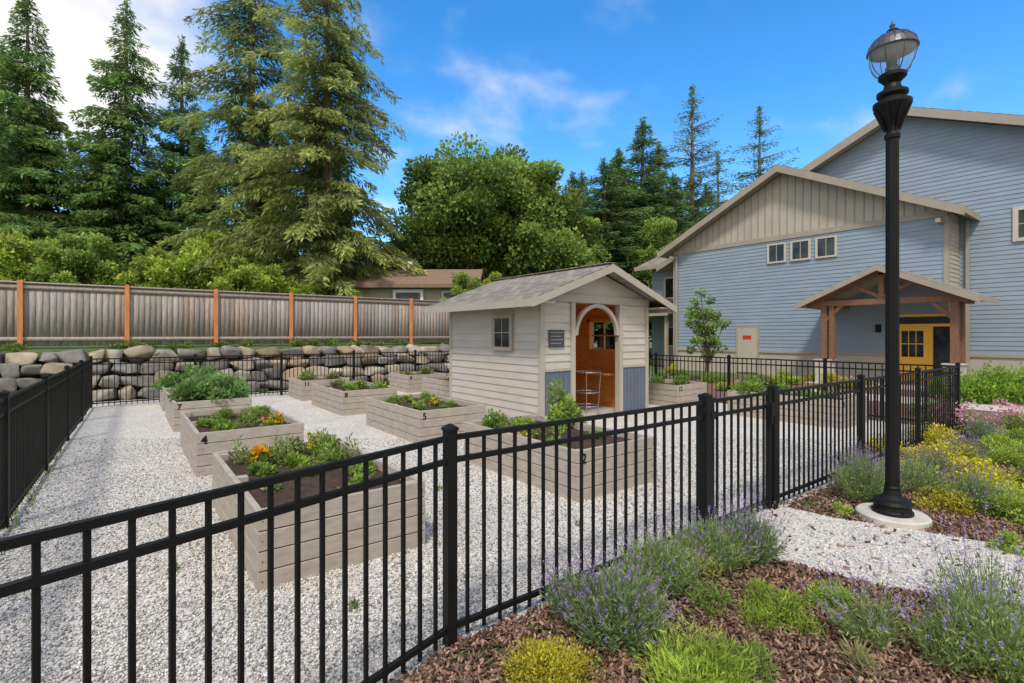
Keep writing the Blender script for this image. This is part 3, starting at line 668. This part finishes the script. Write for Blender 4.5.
d=MB(); d.box(wx-.2,wx-.06,6.95,7.1,1.9,2.2); d.build('porch_lantern','black',P_)
# neighbour house
Nh=root('neighbour_house'); nx_,ny_=S(-5.0,28); ang=-.65
n_=MB(); n_.box(-2.9,2.9,-2.5,2.5,.5,3.55); n_.build('walls','tan',Nh)
n_=MB(); slab(n_,(-3.4,-3.1,3.4),(3.4,-3.1,3.4),(3.4,0,4.5),(-3.4,0,4.5),.18); slab(n_,(-3.4,0,4.5),(3.4,0,4.5),(3.4,3.1,3.4),(-3.4,3.1,3.4),.18); n_.build('roof','nroof',Nh)
n_=MB(); n_.box(-.9,.6,-2.75,-2.5,1.9,3.15); n_.box(1.5,2.6,-2.6,-2.5,2.0,3.1); n_.box(-.95,-.45,-.2,.3,4.2,4.9); n_.build('white_window_trim','white',Nh)
n_=MB(); n_.box(-.75,.45,-2.78,-2.75,2.05,3.0); n_.box(1.6,2.5,-2.63,-2.6,2.1,3.0); n_.build('windows','glass',Nh)
Nh.location=(nx_,ny_,.9); Nh.rotation_euler[2]=ang

# ------------------------------------------------------------ street lamp
lx,ly=5.95,1.71; Lr=root('street_lamp',(lx,ly,0))
m_=MB(); m_.lathe([(0,.0),(.0,.0),(.30,0),(.30,.06),(.285,.075),(0,.075)],36); m_.build('concrete_footing','concrete',Lr)
kr=.86
pf=[(.17,.075),(.17,.10),(.155,.115),(.15,.15),(.165,.17),(.15,.2),(.11,.22),(.075,.25),(.066,.30),(.07,.32),(.06,.34),(.055,.9),(.05,3.55),(.05,3.7),(.075,3.71),(.08,3.74),(.06,3.77),(.065,3.82),(.085,3.87),(.125,3.93),(.17,4.0),(.185,4.03),(.185,4.06),(.14,4.08),(.12,4.1),(.15,4.13),(.15,4.16),(.09,4.19),(.075,4.24),(.10,4.27),(.135,4.30),(.135,4.33),(0,4.33)]
m_=MB(); m_.lathe([(r_*(kr if z_>3.7 else 1),z_) for r_,z_ in pf],28)
for i in range(12):
    a=6.2832*i/12; m_.tube((.052*math.cos(a),.052*math.sin(a),.36),(.047*math.cos(a),.047*math.sin(a),3.7),.008,.008,5)
for i in range(8):
    a=6.2832*i/8; ca_,sa=math.cos(a),math.sin(a); m_.beam((.052*ca_,.052*sa,3.8),(.142*ca_,.142*sa,4.02),.018,.04,(-sa,ca_,0))
for i in range(4):
    a=.785+6.2832*i/4; m_.tube((.16*math.cos(a),.16*math.sin(a),.08),(.16*math.cos(a),.16*math.sin(a),.12),.014,.014,6)
m_.build('post','black',Lr,smooth=False)
gk=.84
gpf=[(.125,4.33),(.165,4.36),(.205,4.42),(.228,4.49),(.236,4.56)]
m_=MB(); m_.lathe([(r_*gk,z_) for r_,z_ in gpf],32); m_.lathe([((r_-.006)*gk,z_+.003) for r_,z_ in gpf][::-1],32); m_.build('globe','lglass',Lr,smooth=True)
m_=MB(); m_.lathe([(r_*gk,z_) for r_,z_ in [(.0,4.555),(.24,4.555),(.252,4.565),(.247,4.585),(.225,4.63),(.18,4.675),(.12,4.71),(.065,4.73),(.045,4.745),(.06,4.76),(.04,4.775),(.022,4.79),(.03,4.81),(.014,4.825),(.004,4.87),(0,4.88)]],32)
for i in range(16):
    a=6.2832*i/16
    pr=[(.24*gk,4.58),(.225*gk,4.635),(.18*gk,4.68),(.12*gk,4.715)]
    for (r0,z0),(r1,z1) in zip(pr[:-1],pr[1:]): m_.tube((r0*math.cos(a),r0*math.sin(a),z0),(r1*math.cos(a),r1*math.sin(a),z1),.006,.006,4)
    pr=[(r_*gk+.002,z_) for r_,z_ in gpf]
    if i%2==0:
        for (r0,z0),(r1,z1) in zip(pr[:-1],pr[1:]): m_.tube((r0*math.cos(a),r0*math.sin(a),z0),(r1*math.cos(a),r1*math.sin(a),z1),.005,.005,4)
m_.build('cap','capm',Lr)
m_=MB(); m_.lathe([(0,4.33),(.06,4.33),(.06,4.40),(.04,4.41),(.04,4.5),(0,4.52)],16); m_.build('bulb_holder','capm',Lr,smooth=True)

# ------------------------------------------------------------ border planting
YG=((.20,.20,.02),(.74,.66,.07)); LG=((.12,.20,.03),(.50,.64,.10)); MG=((.08,.14,.03),(.31,.43,.09)); GG=((.15,.19,.09),(.40,.46,.22))
YY=(.80,.70,.05)
def sp(name,X,D,r,h,n,ls,c,**k):
    x,y=S(X,D); return shrub(name,x,y,r,h,n,ls,c[0],c[1],**k)
def lv(X,D,r,h,n=260,**k):
    x,y=S(X,D); return lavender(x,y,r,h,n,**k)
LGr=(.19,.25,.09)
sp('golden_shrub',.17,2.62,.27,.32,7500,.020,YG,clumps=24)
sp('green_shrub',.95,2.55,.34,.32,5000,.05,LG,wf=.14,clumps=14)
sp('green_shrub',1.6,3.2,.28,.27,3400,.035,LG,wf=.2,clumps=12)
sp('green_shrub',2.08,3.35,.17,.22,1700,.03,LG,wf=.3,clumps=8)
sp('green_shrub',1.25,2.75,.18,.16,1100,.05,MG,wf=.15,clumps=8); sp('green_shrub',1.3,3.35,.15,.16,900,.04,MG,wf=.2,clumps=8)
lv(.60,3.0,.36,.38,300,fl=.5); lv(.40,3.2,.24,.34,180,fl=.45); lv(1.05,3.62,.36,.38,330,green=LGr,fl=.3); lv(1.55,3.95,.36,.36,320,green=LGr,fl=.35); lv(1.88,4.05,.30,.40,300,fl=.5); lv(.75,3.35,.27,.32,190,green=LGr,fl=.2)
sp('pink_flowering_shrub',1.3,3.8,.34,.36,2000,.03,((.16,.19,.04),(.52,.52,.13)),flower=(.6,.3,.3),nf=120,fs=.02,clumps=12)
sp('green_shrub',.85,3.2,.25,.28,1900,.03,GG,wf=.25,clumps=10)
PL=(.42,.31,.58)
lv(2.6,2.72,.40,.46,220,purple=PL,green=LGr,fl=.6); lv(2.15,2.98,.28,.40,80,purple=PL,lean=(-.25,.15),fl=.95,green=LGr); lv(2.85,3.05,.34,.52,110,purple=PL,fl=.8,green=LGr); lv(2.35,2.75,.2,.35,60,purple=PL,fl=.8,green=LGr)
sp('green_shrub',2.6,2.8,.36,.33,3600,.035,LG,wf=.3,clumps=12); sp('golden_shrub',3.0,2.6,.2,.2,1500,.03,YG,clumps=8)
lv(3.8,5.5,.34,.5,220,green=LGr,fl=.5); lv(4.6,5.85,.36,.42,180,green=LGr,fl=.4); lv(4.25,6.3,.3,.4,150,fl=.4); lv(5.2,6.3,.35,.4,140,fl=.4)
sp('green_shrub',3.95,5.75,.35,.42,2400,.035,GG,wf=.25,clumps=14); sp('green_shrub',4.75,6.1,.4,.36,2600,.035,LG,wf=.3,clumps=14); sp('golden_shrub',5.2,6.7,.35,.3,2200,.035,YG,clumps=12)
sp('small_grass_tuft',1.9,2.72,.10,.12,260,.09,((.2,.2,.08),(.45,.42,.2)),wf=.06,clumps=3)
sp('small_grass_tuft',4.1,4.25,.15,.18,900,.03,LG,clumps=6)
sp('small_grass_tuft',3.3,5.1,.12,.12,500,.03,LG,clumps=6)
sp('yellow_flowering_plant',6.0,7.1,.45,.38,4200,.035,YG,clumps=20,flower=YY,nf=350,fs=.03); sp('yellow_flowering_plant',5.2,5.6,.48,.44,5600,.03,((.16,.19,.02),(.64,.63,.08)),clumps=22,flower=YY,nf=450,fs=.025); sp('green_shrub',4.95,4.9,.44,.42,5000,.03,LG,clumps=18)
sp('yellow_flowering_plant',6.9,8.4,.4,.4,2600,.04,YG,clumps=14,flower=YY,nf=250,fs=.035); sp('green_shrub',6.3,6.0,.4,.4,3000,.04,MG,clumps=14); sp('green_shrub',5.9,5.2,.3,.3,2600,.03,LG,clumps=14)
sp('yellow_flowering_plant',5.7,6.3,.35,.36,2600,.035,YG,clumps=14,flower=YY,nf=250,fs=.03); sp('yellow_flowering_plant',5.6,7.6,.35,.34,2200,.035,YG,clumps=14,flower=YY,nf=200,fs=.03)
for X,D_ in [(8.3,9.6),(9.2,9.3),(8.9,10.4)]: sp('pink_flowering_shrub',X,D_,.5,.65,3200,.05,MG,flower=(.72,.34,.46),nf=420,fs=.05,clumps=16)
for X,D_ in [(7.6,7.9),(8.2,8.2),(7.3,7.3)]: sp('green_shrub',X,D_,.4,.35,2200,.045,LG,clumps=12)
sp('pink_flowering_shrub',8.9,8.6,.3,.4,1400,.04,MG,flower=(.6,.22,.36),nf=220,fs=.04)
sets=[]
for i in range(26):
    X=12.0+i*.28; p=shrub_sets(.75,1.35,1500,.09,(.07,.15,.02),(.38,.58,.08),10); x,y=S(X,13.4+.12*math.sin(i*1.3)+i*.05); p[0][:,:2]+=np.array([x,y]); sets.append(p)
addobj('hedge',leafmesh('hedge',sets))
for i in range(34):
    x=random.uniform(13.2,21.5); y=random.uniform(-1,15.5)
    if 15.9<x<18.3 and y<8.4: continue
    c=random.choice([MG,LG,MG,YG]); fl_=random.choice([None,None,None,(.5,.25,.5)])
    shrub('border_shrub',x,y,random.uniform(.35,.6),random.uniform(.35,.75),1300,.07,c[0],c[1],flower=fl_,nf=130,fs=.06,clumps=9)
for i in range(10):
    x=5.8+random.random()*6.4; y=2.15-random.random()*.9
    if x<6.6: continue
    (lavender(x,y,.3,.4,150) if i%3==0 else shrub('border_shrub',x,y,.3,.3,1700,.035,*(LG if i%2 else YG)))
st=deciduous(3.9,1.15,4200,(.09,.18,.04),(.45,.60,.17),31,.12,44,.10,.62)
tree('young_tree',st,7.5,19.6,z=0,rz=0,sz=1.0)
sets=[]
n=9000; gx=rng.uniform(-3.2,-.75,n); gy=rng.uniform(3,17.4,n); gz=np.zeros(n)
sets.append((np.stack([gx,gy,gz],1),rng.normal(size=(n,3))*.35+np.array([0,0,1]),rng.uniform(.05,.16,n),.012,mixc((.07,.11,.02),(.32,.38,.11),rng.random(n))))
addobj('grass_verge',leafmesh('grass_verge',sets))

# ------------------------------------------------------------ world
el=math.radians(54); sdir=Vector((-.74,-.67,0)).normalized(); sv=Vector((sdir.x*math.cos(el),sdir.y*math.cos(el),math.sin(el)))
wd=bpy.data.worlds.new('World'); scene.world=wd; wd.use_nodes=True; nt=wd.node_tree; nt.nodes.clear()
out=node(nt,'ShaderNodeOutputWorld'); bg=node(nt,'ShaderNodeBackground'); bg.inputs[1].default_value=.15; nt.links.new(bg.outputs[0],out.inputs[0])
sky=node(nt,'ShaderNodeTexSky',sky_type='NISHITA'); sky.sun_disc=False; sky.sun_elevation=el; sky.sun_rotation=math.atan2(sdir.x,sdir.y); sky.air_density=1.0; sky.dust_density=.2; sky.ozone_density=2.5
hs=node(nt,'ShaderNodeHueSaturation'); hs.inputs['Saturation'].default_value=1.36; hs.inputs['Value'].default_value=1.85; nt.links.new(sky.outputs[0],hs.inputs['Color'])
tc=node(nt,'ShaderNodeTexCoord'); sx=node(nt,'ShaderNodeSeparateXYZ'); nt.links.new(tc.outputs['Generated'],sx.inputs[0])
def mth(op,a,b_=None):
    n_=node(nt,'ShaderNodeMath',operation=op)
    for i,v_ in enumerate((a,b_)):
        if v_ is None: continue
        if isinstance(v_,(int,float)): n_.inputs[i].default_value=v_
        else: nt.links.new(v_,n_.inputs[i])
    return n_.outputs[0]
def smooth(src,a,b_,lo=0,hi=1):
    m_=node(nt,'ShaderNodeMapRange',interpolation_type='SMOOTHSTEP')
    for i,v_ in ((1,a),(2,b_),(3,lo),(4,hi)): m_.inputs[i].default_value=v_
    nt.links.new(src,m_.inputs[0]); return m_.outputs[0]
def blob(vec,a,hi):
    vm=node(nt,'ShaderNodeVectorMath',operation='DOT_PRODUCT'); nt.links.new(tc.outputs['Generated'],vm.inputs[0]); vm.inputs[1].default_value=Vector(vec).normalized()
    return smooth(vm.outputs['Value'],a,1.0,0,hi)
zz=mth('ADD',mth('ABSOLUTE',sx.outputs[2]),.3); cbn=node(nt,'ShaderNodeCombineXYZ'); nt.links.new(mth('DIVIDE',sx.outputs[0],zz),cbn.inputs[0]); nt.links.new(mth('DIVIDE',sx.outputs[1],zz),cbn.inputs[1])
mp=node(nt,'ShaderNodeMapping'); mp.inputs['Scale'].default_value=(1.3,1.6,1); mp.inputs['Location'].default_value=(3.1,1.7,0); mp.inputs['Rotation'].default_value=(0,0,.6); nt.links.new(cbn.outputs[0],mp.inputs[0])
nz=node(nt,'ShaderNodeTexNoise'); nz.inputs['Scale'].default_value=2.2; nz.inputs['Detail'].default_value=8; nz.inputs['Roughness'].default_value=.52; nz.inputs['Distortion'].default_value=.15; nt.links.new(mp.outputs[0],nz.inputs['Vector'])
lift=mth('ADD',mth('ADD',blob((-.12,.89,.44),.955,.52),blob((.5,.74,.30),.93,.13)),blob((-S_,-C,.45),-.15,.85))  # last blob: unseen cloud cover added behind the camera as neutral fill light
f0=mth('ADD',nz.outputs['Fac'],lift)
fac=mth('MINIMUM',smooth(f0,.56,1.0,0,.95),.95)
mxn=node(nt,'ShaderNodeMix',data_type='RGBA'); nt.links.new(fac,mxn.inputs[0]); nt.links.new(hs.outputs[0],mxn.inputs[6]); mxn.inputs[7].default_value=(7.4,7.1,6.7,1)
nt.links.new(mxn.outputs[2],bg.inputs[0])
sl=bpy.data.lights.new('sun','SUN'); sl.energy=3.0; sl.angle=math.radians(9); sl.color=(1,.94,.85)
so=addobj('sun',sl); so.rotation_euler=sv.to_track_quat('Z','Y').to_euler()

# ------------------------------------------------------------ camera
cd=bpy.data.cameras.new('camera'); cd.sensor_width=36; cd.lens=510/1024*36; cd.shift_y=-.0064; cd.clip_end=900; cd.clip_start=.05
co=addobj('camera',cd,None,(0,0,1.8)); co.rotation_euler=(math.pi/2,0,-TH); scene.camera=co
scene.view_settings.view_transform='Standard'; scene.view_settings.look='None'; scene.view_settings.exposure=0
